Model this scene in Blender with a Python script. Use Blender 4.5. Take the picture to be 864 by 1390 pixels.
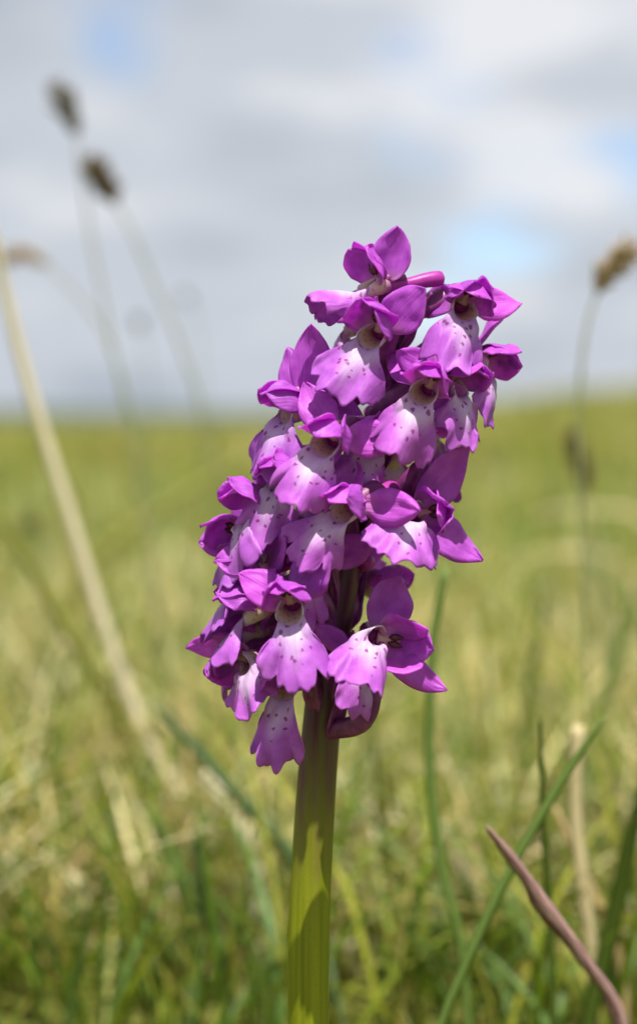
import bpy, math, random
import numpy as np
from mathutils import Vector, Matrix, noise as mnoise

for o in list(bpy.data.objects):
    bpy.data.objects.remove(o)
scene = bpy.context.scene
COL = scene.collection
R = math.radians

# ------------------------------------------------------------------ camera
FPX = 2800.0            # focal length in photograph pixels (864 x 1390)
DIST = 0.35             # camera to orchid stem, metres
CAMZ = 0.15
TILT = math.atan(120 / FPX)
cam = bpy.data.cameras.new('camera')
camo = bpy.data.objects.new('camera', cam)
COL.objects.link(camo)
cam.sensor_fit = 'VERTICAL'
cam.sensor_height = 36.0
cam.lens = 36.0 * FPX / 1390.0
cam.clip_start = 0.005
cam.clip_end = 6000
camo.location = (0, -DIST, CAMZ)
camo.rotation_euler = (math.pi / 2 - TILT, 0, 0)
cam.dof.use_dof = True
cam.dof.focus_distance = DIST - 0.010
cam.dof.aperture_fstop = cam.lens / 7.4      # 7.4 mm pupil
scene.camera = camo

# ------------------------------------------------------------------ world and sun
SUN_EL, SUN_AZ = 71.0, 14.0     # azimuth: degrees to the right of straight behind the camera
world = bpy.data.worlds.new('World')
scene.world = world
world.use_nodes = True
nt = world.node_tree
nt.nodes.clear()


def N(tree, typ, **kw):
    n = tree.nodes.new(typ)
    for k, v in kw.items():
        setattr(n, k, v)
    return n


def ramp(tree, fac, stops, interp='EASE'):
    r = N(tree, 'ShaderNodeValToRGB')
    r.color_ramp.interpolation = interp
    e = r.color_ramp.elements
    while len(e) < len(stops):
        e.new(0.5)
    for el, (p, c) in zip(e, stops):
        el.position = p
        el.color = c if len(c) == 4 else (*c, 1)
    tree.links.new(fac, r.inputs[0])
    return r.outputs[0]


def mixc(tree, fac, a, b, mode='MIX'):
    m = N(tree, 'ShaderNodeMix', data_type='RGBA', blend_type=mode)
    for s, v in ((0, fac), (6, a), (7, b)):
        if hasattr(v, 'links'):
            tree.links.new(v, m.inputs[s])
        else:
            m.inputs[s].default_value = v if s == 0 else (*v[:3], 1)
    return m.outputs[2]


def mth(tree, op, a, b=None, c=None, clamp=False):
    m = N(tree, 'ShaderNodeMath', operation=op, use_clamp=clamp)
    for i, v in enumerate((a, b, c)):
        if v is None:
            continue
        if hasattr(v, 'links'):
            tree.links.new(v, m.inputs[i])
        else:
            m.inputs[i].default_value = v
    return m.outputs[0]


def mapping(tree, vec, loc=(0, 0, 0), scale=(1, 1, 1), rot=(0, 0, 0)):
    m = N(tree, 'ShaderNodeMapping')
    tree.links.new(vec, m.inputs[0])
    m.inputs[1].default_value = loc
    m.inputs[2].default_value = rot
    m.inputs[3].default_value = scale
    return m.outputs[0]


def noise(tree, vec, scale, detail=3, rough=0.5):
    n = N(tree, 'ShaderNodeTexNoise')
    if vec is not None:
        tree.links.new(vec, n.inputs['Vector'])
    n.inputs['Scale'].default_value = scale
    n.inputs['Detail'].default_value = detail
    n.inputs['Roughness'].default_value = rough
    return n.outputs[0]


sky = N(nt, 'ShaderNodeTexSky', sky_type='NISHITA', sun_disc=False)
sky.sun_elevation = R(SUN_EL)
sky.altitude = 2500
sky.dust_density = 0.0
sky.ozone_density = 2.0
sky.sun_rotation = R(180 - SUN_AZ)
tc = N(nt, 'ShaderNodeTexCoord')
# cloud layer: stretched sideways as a cloud deck seen at a low angle
v1 = mapping(nt, tc.outputs['Generated'], loc=(3.83, 0.0, 1.62), scale=(6.0, 6.0, 14.0), rot=(0, R(2), 0))
cover = noise(nt, v1, 1.0, 3, 0.48)
v2 = mapping(nt, tc.outputs['Generated'], loc=(4.0, 2.0, 11.2), scale=(7.0, 7.0, 20.0), rot=(0, R(-2), 0))
shade = noise(nt, v2, 1.0, 3, 0.5)
cloud = ramp(nt, shade, [(0.30, (2.75, 3.05, 3.5)), (0.5, (3.6, 3.85, 4.25)), (0.68, (5.0, 5.1, 5.35))])
sepv = N(nt, 'ShaderNodeSeparateXYZ')
nt.links.new(tc.outputs['Generated'], sepv.inputs[0])
# cloud banks close up towards the horizon
low = mth(nt, 'MULTIPLY', mth(nt, 'SUBTRACT', 1.0, mth(nt, 'DIVIDE', sepv.outputs[2], 0.06), clamp=True), 0.12)
mask = ramp(nt, mth(nt, 'ADD', cover, low), [(0.31, (0.0,) * 3), (0.47, (1,) * 3)])
skyc = mixc(nt, mask, sky.outputs[0], cloud)
bg = N(nt, 'ShaderNodeBackground')
bg.inputs[1].default_value = 0.10
nt.links.new(skyc, bg.inputs[0])
wo = N(nt, 'ShaderNodeOutputWorld')
nt.links.new(bg.outputs[0], wo.inputs[0])

sun = bpy.data.lights.new('sun', 'SUN')
sun.energy = 5.0
sun.angle = R(0.55)
sun.color = (1.0, 0.955, 0.88)
suno = bpy.data.objects.new('sun', sun)
COL.objects.link(suno)
sd = Vector((math.sin(R(SUN_AZ)) * math.cos(R(SUN_EL)), -math.cos(R(SUN_AZ)) * math.cos(R(SUN_EL)), math.sin(R(SUN_EL))))
suno.rotation_euler = sd.to_track_quat('Z', 'Y').to_euler()
suno.location = sd * 3

vs = scene.view_settings
vs.view_transform = 'Standard'
vs.look = 'None'
vs.gamma = 1.0
vs.exposure = 0.72
vs.use_curve_mapping = False
scene.cycles.max_bounces = 12
scene.cycles.transmission_bounces = 10
scene.cycles.diffuse_bounces = 6

_F = Vector((0, math.cos(TILT), -math.sin(TILT)))
_U = Vector((0, math.sin(TILT), math.cos(TILT)))


def P(px, py, y=0.0):
    """point at depth y (metres behind the orchid stem) seen at a photograph pixel"""
    d = _F + Vector((1, 0, 0)) * ((px - 432) / FPX) + _U * ((695 - py) / FPX)
    s = (y + DIST) / d.y
    return Vector((0, -DIST, CAMZ)) + d * s


# ------------------------------------------------------------------ helpers
def tag(o, label=None, cat=None, group=None, kind=None):
    for k, v in (('label', label), ('category', cat), ('group', group), ('kind', kind)):
        if v:
            o[k] = v
    return o


def mesh_obj(name, verts, faces, mat, parent=None, uv=None, smooth=True, thick=0.0):
    me = bpy.data.meshes.new(name)
    me.from_pydata([tuple(v) for v in verts], [], faces)
    me.update()
    if uv is not None:
        lay = me.uv_layers.new(name='UVMap')
        li = np.empty(len(me.loops), dtype=np.int32)
        me.loops.foreach_get('vertex_index', li)
        lay.data.foreach_set('uv', np.asarray(uv, dtype=np.float32)[li].ravel())
    if smooth:
        me.polygons.foreach_set('use_smooth', [True] * len(me.polygons))
    if mat:
        me.materials.append(mat)
    o = bpy.data.objects.new(name, me)
    COL.objects.link(o)
    if parent:
        o.parent = parent
    if thick:
        m = o.modifiers.new('thickness', 'SOLIDIFY')
        m.thickness = thick
        m.offset = 0
        m.use_even_offset = False
    return o


def empty(name, loc=(0, 0, 0), parent=None):
    o = bpy.data.objects.new(name, None)
    COL.objects.link(o)
    o.location = loc
    o.empty_display_size = 0.01
    if parent:
        o.parent = parent
    return o


def grid_faces(nu, nv, wrap=False):
    f = []
    for i in range(nv - 1):
        for j in range(nu - (0 if wrap else 1)):
            a = i * nu + j
            b = i * nu + (j + 1) % nu
            f.append((a, b, b + nu, a + nu))
    return f


def catmull(pts, n):
    pts = [Vector(p) for p in pts]
    p = [pts[0] * 2 - pts[1]] + pts + [pts[-1] * 2 - pts[-2]]
    out = []
    m = len(pts) - 1
    for k in range(n):
        t = k / (n - 1) * m
        i = min(int(t), m - 1)
        t -= i
        a, b, c, d = p[i:i + 4]
        out.append(0.5 * ((2 * b) + (c - a) * t + (2 * a - 5 * b + 4 * c - d) * t * t + (3 * b - a - 3 * c + d) * t ** 3))
    return out


def interp(x, xs, ys):
    return float(np.interp(x, xs, ys))


def tube(path, radii, nseg=12, close=True, ridge=0.0, nridge=7, flat=1.0):
    """swept tube; returns verts, faces, uv (around, along)"""
    n = len(path)
    verts, uv = [], []
    up = None
    L = 0
    for i in range(n):
        t = (path[min(i + 1, n - 1)] - path[max(i - 1, 0)]).normalized()
        if up is None:
            up = t.orthogonal().normalized()
        up = (up - t * up.dot(t)).normalized()
        side = t.cross(up)
        if i:
            L += (path[i] - path[i - 1]).length
        for j in range(nseg):
            a = 2 * math.pi * j / nseg
            r = radii[i] * (1 + ridge * math.cos(nridge * a))
            verts.append(path[i] + up * (math.cos(a) * r) + side * (math.sin(a) * r * flat))
            uv.append((j / nseg, L))
    f = grid_faces(nseg, n, True)
    if close:
        f.append(tuple(range(nseg))[::-1])
        f.append(tuple(range((n - 1) * nseg, n * nseg)))
    return verts, f, uv


# ------------------------------------------------------------------ materials
def new_mat(name):
    m = bpy.data.materials.new(name)
    m.use_nodes = True
    t = m.node_tree
    t.nodes.clear()
    out = N(t, 'ShaderNodeOutputMaterial')
    return m, t, out


def leafy(t, out, color, rough=0.45, trans=0.35, spec=0.35, bump=None, bstr=0.2, bdist=0.0002, tcol=None):
    b = N(t, 'ShaderNodeBsdfPrincipled')
    b.inputs['Roughness'].default_value = rough
    b.inputs['Specular IOR Level'].default_value = spec
    tr = N(t, 'ShaderNodeBsdfTranslucent')
    for c, s in ((color, b.inputs['Base Color']), (tcol if tcol is not None else color, tr.inputs[0])):
        if hasattr(c, 'links'):
            t.links.new(c, s)
        else:
            s.default_value = (*c[:3], 1)
    if bump is not None:
        bn = N(t, 'ShaderNodeBump')
        bn.inputs['Strength'].default_value = bstr
        bn.inputs['Distance'].default_value = bdist
        t.links.new(bump, bn.inputs['Height'])
        t.links.new(bn.outputs[0], b.inputs['Normal'])
    mx = N(t, 'ShaderNodeMixShader')
    mx.inputs[0].default_value = trans
    t.links.new(b.outputs[0], mx.inputs[1])
    t.links.new(tr.outputs[0], mx.inputs[2])
    t.links.new(mx.outputs[0], out.inputs[0])
    return b


def uv_split(t):
    u = N(t, 'ShaderNodeUVMap', uv_map='UVMap')
    s = N(t, 'ShaderNodeSeparateXYZ')
    t.links.new(u.outputs[0], s.inputs[0])
    return u.outputs[0], s.outputs[0], s.outputs[1]


def rnd_offset(t, vec, amount=37.0):
    oi = N(t, 'ShaderNodeObjectInfo')
    m = mth(t, 'MULTIPLY', oi.outputs['Random'], amount)
    a = N(t, 'ShaderNodeVectorMath', operation='ADD')
    t.links.new(vec, a.inputs[0])
    t.links.new(m, a.inputs[1])
    return a.outputs[0], oi.outputs['Random']


def petal_material(name, c_base, c_lo, c_hi, c_edge, trans=0.5):
    """uv are millimetres: u across, v from the base"""
    m, t, out = new_mat(name)
    uv, u, v = uv_split(t)
    ov, rn = rnd_offset(t, uv)
    n1 = noise(t, ov, 0.45, 3, 0.55)
    body = ramp(t, n1, [(0.3, c_lo), (0.7, c_hi)])
    # veins run along the petal
    vn = noise(t, mapping(t, ov, scale=(2.6, 0.16, 1)), 1.0, 2, 0.5)
    vein = ramp(t, vn, [(0.44, (0.0,) * 3), (0.52, (1,) * 3), (0.60, (0.0,) * 3)])
    body = mixc(t, mth(t, 'MULTIPLY', vein, 0.55), body, c_lo)
    basef = mth(t, 'SUBTRACT', 1.0, mth(t, 'DIVIDE', v, 2.6), clamp=True)
    basef = mth(t, 'MULTIPLY', basef, 0.75)
    col = mixc(t, basef, body, c_base)
    fine = noise(t, ov, 4.5, 3, 0.7)
    col = mixc(t, mth(t, 'MULTIPLY', fine, 0.30), col, c_edge)
    hs = N(t, 'ShaderNodeHueSaturation')
    t.links.new(col, hs.inputs['Color'])
    t.links.new(mth(t, 'MULTIPLY_ADD', rn, 0.024, 0.488), hs.inputs['Hue'])
    t.links.new(mth(t, 'MULTIPLY_ADD', rn, 0.24, 0.88), hs.inputs['Value'])
    h = mth(t, 'ADD', mth(t, 'MULTIPLY', vn, 1.2), mth(t, 'MULTIPLY', fine, 0.35))
    leafy(t, out, hs.outputs[0], 0.42, trans, 0.35, h, 0.5, 0.00025, mixc(t, 0.5, hs.outputs[0], (0.85, 0.12, 0.80)))
    return m


M = {}
M['petal'] = petal_material('magenta petal', (0.66, 0.34, 0.52), (0.47, 0.045, 0.57), (0.68, 0.125, 0.78), (0.80, 0.40, 0.87))


def lip_material():
    m, t, out = new_mat('spotted violet lip')
    uv, u, v = uv_split(t)
    ov, rn = rnd_offset(t, uv)
    n1 = noise(t, ov, 0.32, 3, 0.55)
    body = ramp(t, n1, [(0.3, (0.42, 0.055, 0.53)), (0.7, (0.60, 0.14, 0.71))])
    # pale middle running down from the throat
    wn = mth(t, 'MULTIPLY_ADD', noise(t, ov, 0.5, 3, 0.6), 2.4, -1.2)
    au = mth(t, 'ABSOLUTE', u)
    d = mth(t, 'ADD', mth(t, 'ADD', mth(t, 'MULTIPLY', au, 1.15), mth(t, 'MULTIPLY', v, 0.72)), wn)
    white = ramp(t, mth(t, 'DIVIDE', d, 10.0), [(0.24, (1,) * 3), (0.70, (0,) * 3)])
    col = mixc(t, mth(t, 'MULTIPLY', white, mth(t, 'MULTIPLY_ADD', rn, 0.3, 0.66)), body, (0.76, 0.64, 0.80))
    # streaky violet veins
    vn = noise(t, mapping(t, ov, scale=(1.9, 0.25, 1)), 1.0, 2, 0.5)
    vein = ramp(t, vn, [(0.45, (0,) * 3), (0.52, (1,) * 3), (0.6, (0,) * 3)])
    col = mixc(t, mth(t, 'MULTIPLY', vein, 0.16), col, (0.34, 0.06, 0.45))
    fine = noise(t, ov, 4.5, 3, 0.7)
    col = mixc(t, mth(t, 'MULTIPLY', fine, 0.30), col, (0.66, 0.36, 0.76))
    # dark spots
    vo = N(t, 'ShaderNodeTexVoronoi', voronoi_dimensions='2D')
    vo.inputs['Scale'].default_value = 0.66
    vo.inputs['Randomness'].default_value = 0.85
    wob = N(t, 'ShaderNodeVectorMath', operation='ADD')
    nn = N(t, 'ShaderNodeTexNoise')
    t.links.new(ov, nn.inputs['Vector'])
    nn.inputs['Scale'].default_value = 1.6
    sc = N(t, 'ShaderNodeVectorMath', operation='SCALE')
    t.links.new(nn.outputs[1], sc.inputs[0])
    sc.inputs['Scale'].default_value = 0.9
    t.links.new(ov, wob.inputs[0])
    t.links.new(sc.outputs[0], wob.inputs[1])
    t.links.new(wob.outputs[0], vo.inputs['Vector'])
    big = mth(t, 'MULTIPLY_ADD', noise(t, ov, 0.9, 1, 0.5), 0.34, -0.17)
    sp = ramp(t, mth(t, 'SUBTRACT', vo.outputs['Distance'], big), [(0.12, (1,) * 3), (0.23, (0,) * 3)])
    sepc = N(t, 'ShaderNodeSeparateColor')
    t.links.new(vo.outputs['Color'], sepc.inputs[0])
    keep = mth(t, 'GREATER_THAN', sepc.outputs[0], 0.4)
    zone = ramp(t, mth(t, 'DIVIDE', mth(t, 'ADD', mth(t, 'MULTIPLY', au, 1.6), v), 12.0), [(0.55, (1,) * 3), (0.85, (0,) * 3)])
    sp = mth(t, 'MULTIPLY', mth(t, 'MULTIPLY', sp, keep), mth(t, 'GREATER_THAN', zone, 0.35))
    col = mixc(t, mth(t, 'MULTIPLY', sp, 0.8), col, (0.25, 0.012, 0.21))
    hs = N(t, 'ShaderNodeHueSaturation')
    t.links.new(col, hs.inputs['Color'])
    t.links.new(mth(t, 'MULTIPLY_ADD', rn, 0.02, 0.492), hs.inputs['Hue'])
    h = mth(t, 'ADD', mth(t, 'MULTIPLY', vn, 1.0), mth(t, 'MULTIPLY', fine, 0.4))
    leafy(t, out, hs.outputs[0], 0.45, 0.36, 0.32, h, 0.5, 0.00022)
    return m


M['lip'] = lip_material()


def throat_material():
    m, t, out = new_mat('cream throat')
    uv, u, v = uv_split(t)
    ov, rn = rnd_offset(t, uv)
    col = ramp(t, mth(t, 'DIVIDE', v, 6.0), [(0.0, (0.74, 0.62, 0.72)), (0.12, (0.74, 0.66, 0.54)), (0.4, (0.68, 0.52, 0.36)), (0.7, (0.50, 0.18, 0.36)), (1.0, (0.36, 0.05, 0.34))])
    vo = N(t, 'ShaderNodeTexVoronoi', voronoi_dimensions='2D')
    vo.inputs['Scale'].default_value = 0.8
    t.links.new(mapping(t, ov, scale=(10.0, 1.0, 1)), vo.inputs['Vector'])
    sp = ramp(t, vo.outputs['Distance'], [(0.12, (1,) * 3), (0.2, (0,) * 3)])
    col = mixc(t, mth(t, 'MULTIPLY', sp, 0.4), col, (0.26, 0.03, 0.16))
    leafy(t, out, col, 0.4, 0.25, 0.4)
    return m


M['throat'] = throat_material()


def plain_leafy(name, lo, hi, rough=0.45, trans=0.2, scale=400.0, spec=0.35):
    m, t, out = new_mat(name)
    o = N(t, 'ShaderNodeTexCoord')
    n = noise(t, o.outputs['Object'], scale, 3, 0.55)
    col = ramp(t, n, [(0.3, lo), (0.7, hi)])
    leafy(t, out, col, rough, trans, spec, n, 0.3, 0.0002)
    return m


M['spur'] = plain_leafy('magenta spur', (0.33, 0.02, 0.26), (0.44, 0.05, 0.36), 0.4, 0.2)
M['ovary'] = plain_leafy('dark purple ovary', (0.13, 0.018, 0.10), (0.24, 0.05, 0.19), 0.42, 0.1)
M['bract'] = plain_leafy('purple bract', (0.20, 0.028, 0.17), (0.36, 0.09, 0.31), 0.45, 0.3)
M['anther'] = plain_leafy('maroon pollen mass', (0.05, 0.006, 0.02), (0.12, 0.02, 0.04), 0.35, 0.0)
M['column'] = plain_leafy('pink column', (0.50, 0.22, 0.30), (0.66, 0.42, 0.40), 0.4, 0.2)


def stem_material():
    m, t, out = new_mat('ribbed orchid stem')
    uv, u, v = uv_split(t)          # u around 0..1, v metres from the base
    g = N(t, 'ShaderNodeTexCoord')
    sv = mapping(t, g.outputs['Object'], scale=(900, 900, 14))
    st = noise(t, sv, 1.0, 3, 0.55)
    blot = noise(t, mapping(t, g.outputs['Object'], scale=(260, 260, 60)), 1.0, 4, 0.6)
    green = ramp(t, st, [(0.3, (0.20, 0.23, 0.006)), (0.7, (0.32, 0.35, 0.014))])
    purp = ramp(t, st, [(0.3, (0.065, 0.014, 0.030)), (0.7, (0.14, 0.04, 0.065))])
    f = mth(t, 'ADD', mth(t, 'ADD', v, mth(t, 'MULTIPLY_ADD', st, 0.046, -0.023)), mth(t, 'MULTIPLY_ADD', blot, 0.03, -0.015))
    k = ramp(t, mth(t, 'MULTIPLY', f, 5.0), [(0.345, (0,) * 3), (0.57, (1,) * 3)])
    col = mixc(t, k, green, purp)
    spk = noise(t, g.outputs['Object'], 3000.0, 2, 0.5)
    col = mixc(t, mth(t, 'MULTIPLY', ramp(t, spk, [(0.60, (0,) * 3), (0.70, (1,) * 3)]), 0.2), col, (0.10, 0.03, 0.03))
    leafy(t, out, col, 0.38, 0.22, 0.45, st, 0.35, 0.0003)
    return m


M['stem'] = stem_material()


def blade_material(name, lo, hi, trans=0.35, rough=0.5, attr=None):
    m, t, out = new_mat(name)
    if attr:
        a = N(t, 'ShaderNodeAttribute', attribute_name=attr)
        col = a.outputs['Color']
        g = N(t, 'ShaderNodeTexCoord')
        n = noise(t, g.outputs['Object'], 350.0, 2, 0.5)
        col = mixc(t, 1.0, col, ramp(t, n, [(0.25, (0.72,) * 3), (0.75, (1.25, 1.25, 1.2))]), 'MULTIPLY')
    else:
        uv, u, v = uv_split(t)      # u across -1..1, v metres
        vec = mapping(t, uv, scale=(3.2, 130.0, 1))
        n = noise(t, vec, 1.0, 4, 0.6)
        col = ramp(t, n, [(0.3, lo), (0.7, hi)])
    leafy(t, out, col, rough, trans, 0.3)
    return m


M['grass'] = blade_material('meadow grass', None, None, 0.42, 0.45, 'Col')
M['dry'] = blade_material('dry meadow grass', None, None, 0.3, 0.55, 'Col')

# ------------------------------------------------------------------ ground, hills


def smooth(a, b, x):
    t = np.clip((x - a) / (b - a), 0, 1)
    return t * t * (3 - 2 * t)


def height(x, y):
    x = np.asarray(x, dtype=float)
    y = np.asarray(y, dtype=float)
    d = np.hypot(x, y)
    h = 0.012 * np.sin(x * 1.9 + 0.6) * np.sin(y * 1.3 + 1.0) * smooth(0.8, 3, d)
    far = smooth(6, 70, d)
    ang = x / np.maximum(d, 0.1)
    h = h + far * (0.10 + 1.15 * smooth(-0.02, 0.17, ang) * (y > 0))
    h = h + smooth(70, 200, d) * -4.0
    return h


def build_ground():
    rings = np.concatenate([[0.0], np.geomspace(0.08, 1500, 90)])
    na = 144
    verts, faces = [], []
    for r in rings:
        a = np.linspace(0, 2 * math.pi, na, endpoint=False)
        x, y = r * np.sin(a), r * np.cos(a)
        z = height(x, y)
        verts += list(zip(x, y, z))
    faces = grid_faces(na, len(rings), True)
    m, t, out = new_mat('meadow turf')
    g = N(t, 'ShaderNodeTexCoord')
    n1 = noise(t, g.outputs['Object'], 2.2, 5, 0.6)
    n2 = noise(t, g.outputs['Object'], 60.0, 4, 0.65)
    c = ramp(t, n1, [(0.3, (0.07, 0.09, 0.012)), (0.5, (0.12, 0.135, 0.02)), (0.7, (0.19, 0.175, 0.045))])
    c = mixc(t, 0.5, c, ramp(t, n2, [(0.3, (0.05, 0.065, 0.010)), (0.7, (0.22, 0.20, 0.06))]))
    b = N(t, 'ShaderNodeBsdfPrincipled')
    b.inputs['Roughness'].default_value = 0.9
    b.inputs['Specular IOR Level'].default_value = 0.1
    t.links.new(c, b.inputs['Base Color'])
    bn = N(t, 'ShaderNodeBump')
    bn.inputs['Strength'].default_value = 0.8
    bn.inputs['Distance'].default_value = 0.01
    t.links.new(n2, bn.inputs['Height'])
    t.links.new(bn.outputs[0], b.inputs['Normal'])
    t.links.new(b.outputs[0], out.inputs[0])
    o = mesh_obj('ground', verts, faces, m)
    tag(o, kind='structure')


build_ground()


def build_hills():
    m, t, out = new_mat('distant wooded hills')
    g = N(t, 'ShaderNodeTexCoord')
    n = noise(t, g.outputs['Object'], 0.03, 5, 0.6)
    c = ramp(t, n, [(0.3, (0.03, 0.045, 0.035)), (0.7, (0.07, 0.095, 0.06))])
    b = N(t, 'ShaderNodeBsdfPrincipled')
    b.inputs['Roughness'].default_value = 0.9
    b.inputs['Specular IOR Level'].default_value = 0.1
    t.links.new(c, b.inputs['Base Color'])
    t.links.new(b.outputs[0], out.inputs[0])
    rng = np.random.default_rng(5)
    na, nr = 240, 12
    verts = []
    a = np.linspace(0, 2 * math.pi, na, endpoint=False)
    prof = sum(rng.uniform(0.3, 1) / k * np.sin(k * a * 3 + rng.uniform(0, 6)) for k in range(1, 14))
    prof = 13 + 2.6 * prof + rng.uniform(-0.6, 0.6, na)
    for i in range(nr):
        f = i / (nr - 1)
        r = 700 + 700 * f
        z = -4.3 + prof * math.sin(f * math.pi) ** 0.7
        verts += list(zip(r * np.sin(a), r * np.cos(a), z))
    o = mesh_obj('hills', verts, grid_faces(na, nr, True), m)
    tag(o, kind='structure')


build_hills()

# ------------------------------------------------------------------ meadow grass (uncountable)
GREENS = [(0.15, 0.23, 0.015), (0.215, 0.275, 0.022), (0.285, 0.305, 0.038), (0.09, 0.155, 0.013), (0.37, 0.345, 0.07), (0.13, 0.22, 0.055), (0.115, 0.19, 0.016)]
STRAWS = [(0.62, 0.52, 0.24), (0.72, 0.62, 0.34), (0.54, 0.42, 0.16), (0.46, 0.42, 0.13), (0.78, 0.71, 0.46)]


def blades(name, label, mat, palette, xy, h, w, lean, seed, nseg=5, fold=True, weights=None):
    """xy (n,2) bases, h heights, w widths, lean (n) horizontal reach as fraction of height"""
    rng = np.random.default_rng(seed)
    n = len(xy)
    ang = rng.uniform(0, 2 * math.pi, n)
    dirx, diry = np.cos(ang), np.sin(ang)
    fa = ang + math.pi / 2 + rng.normal(0, 0.6, n)
    sx, sy = np.cos(fa), np.sin(fa)
    z0 = height(xy[:, 0], xy[:, 1]) - 0.004
    cols = 3 if fold else 2
    V = np.zeros((n, nseg, cols, 3), dtype=np.float32)
    curl = rng.uniform(1.2, 2.6, n)
    sag = rng.uniform(0.0, 0.45, n) * lean
    for i in range(nseg):
        t = i / (nseg - 1)
        hor = lean * h * t ** curl
        zz = z0 + h * (t - sag * t ** 3 * 0.8)
        cx = xy[:, 0] + dirx * hor
        cy = xy[:, 1] + diry * hor
        ww = w * (0.35 + 0.65 * min(1, t * 3)) * (1 - t ** 2.5) + w * 0.06
        for j in range(cols):
            s = (j / (cols - 1) - 0.5) * 2
            off = (1 - abs(s)) * 0.35 if fold else 0
            V[:, i, j, 0] = cx + sx * s * ww * 0.5 + dirx * off * ww
            V[:, i, j, 1] = cy + sy * s * ww * 0.5 + diry * off * ww
            V[:, i, j, 2] = zz
    base = []
    for i in range(nseg - 1):
        for j in range(cols - 1):
            a = i * cols + j
            base.append((a, a + 1, a + 1 + cols, a + cols))
    base = np.array(base, dtype=np.int32)
    F = (base[None] + (np.arange(n, dtype=np.int32) * nseg * cols)[:, None, None]).reshape(-1, 4)
    me = bpy.data.meshes.new(name)
    nv = n * nseg * cols
    me.vertices.add(nv)
    me.vertices.foreach_set('co', V.reshape(-1))
    me.loops.add(F.size)
    me.loops.foreach_set('vertex_index', F.reshape(-1))
    me.polygons.add(len(F))
    me.polygons.foreach_set('loop_start', np.arange(len(F), dtype=np.int32) * 4)
    me.polygons.foreach_set('use_smooth', np.ones(len(F), dtype=bool))
    me.update(calc_edges=True)
    pal = np.array(palette)
    ci = rng.choice(len(pal), n, p=weights)
    c = pal[ci] * rng.uniform(0.75, 1.25, (n, 1)) * rng.uniform(0.93, 1.07, (n, 3))
    # tips of blades turn drier
    C = np.ones((n, nseg, cols, 4), dtype=np.float32)
    dry = np.array((0.40, 0.33, 0.14))
    tipf = rng.uniform(0, 0.6, n) ** 2
    for i in range(nseg):
        t = (i / (nseg - 1)) ** 3
        f = (tipf * t)[:, None]
        C[:, i, :, :3] = (c * (1 - f) + dry * f)[:, None, :]
    at = me.attributes.new('Col', 'FLOAT_COLOR', 'POINT')
    at.data.foreach_set('color', C.reshape(-1))
    me.materials.append(mat)
    o = bpy.data.objects.new(name, me)
    COL.objects.link(o)
    tag(o, label, 'grass', kind='stuff')
    return o


def scatter(n, d0, d1, half_angle, seed, clump=0.0, pw=1.0):
    """points in a fan in front of the camera; d measured from the camera"""
    rng = np.random.default_rng(seed)
    if pw == 1.0:       # even density
        d = np.sqrt(rng.uniform(d0 ** 2, d1 ** 2, n))
    else:               # even on a log scale
        d = np.exp(rng.uniform(math.log(d0), math.log(d1), n))
    a = rng.uniform(-half_angle, half_angle, n)
    if clump:
        k = max(8, n // 14)
        ci = rng.integers(0, k, n)
        d = d[ci] * (1 + rng.normal(0, clump, n) * 0.5)
        a = a[ci] + rng.normal(0, clump, n) / 1.0
        d = np.clip(d, d0, d1)
    return np.stack([d * np.sin(a), d * np.cos(a) - DIST], 1), d


rng = np.random.default_rng(11)


def keep_clear(xy, r=0.012):
    return (np.hypot(xy[:, 0] - 0.0, xy[:, 1]) > r)


# turf round and just behind the orchid
xy, d = scatter(17000, 0.47, 1.3, R(30), 1)
h = rng.gamma(5, 0.0105, len(xy)).clip(0.022, 0.09)
blades('meadow_grass', 'fresh green meadow grass round and behind the orchid', M['grass'], GREENS, xy, h, rng.uniform(0.0012, 0.0030, len(xy)), rng.uniform(0.1, 1.1, len(xy)), 21)
xy, d = scatter(25000, 0.54, 1.4, R(30), 2, 0.02)
h = rng.gamma(4, 0.0125, len(xy)).clip(0.015, 0.09)
blades('dry_grass', 'pale straw-coloured dead grass lying through the near turf', M['dry'], STRAWS, xy, h, rng.uniform(0.0010, 0.0026, len(xy)), rng.uniform(0.2, 1.7, len(xy)), 22)
# taller thin blades standing out of the turf
xy, d = scatter(1500, 0.58, 1.8, R(28), 8)
h = rng.uniform(0.075, 0.135, len(xy))
blades('tall_grass', 'taller thin dark green blades standing out of the turf', M['grass'], GREENS[:3] + GREENS[5:], xy, h, rng.uniform(0.0014, 0.0030, len(xy)), rng.uniform(0.05, 0.55, len(xy)), 31, 6)
# low turf in front of and beside the orchid
xy, d = scatter(3200, 0.12, 0.42, R(70), 3)
h = rng.uniform(0.012, 0.036, len(xy))
blades('short_grass', 'short green turf at the foot of the orchid', M['grass'], GREENS, xy, h, rng.uniform(0.001, 0.0022, len(xy)), rng.uniform(0.1, 0.9, len(xy)), 23, 4)
# middle distance
xy, d = scatter(17000, 1.25, 5.0, R(26), 4, 0, 2)
h = rng.gamma(5, 0.013, len(xy)).clip(0.03, 0.12)
blades('meadow_grass', 'green meadow grass of the middle distance', M['grass'], GREENS, xy, h, rng.uniform(0.002, 0.0045, len(xy)), rng.uniform(0.1, 0.9, len(xy)), 24, 4, False)
xy, d = scatter(9000, 1.25, 5.0, R(26), 5, 0.02, 2)
h = rng.gamma(5, 0.010, len(xy)).clip(0.02, 0.1)
blades('dry_grass', 'straw-coloured dead grass of the middle distance', M['dry'], STRAWS, xy, h, rng.uniform(0.002, 0.0045, len(xy)), rng.uniform(0.2, 1.6, len(xy)), 25, 4, False)
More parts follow.
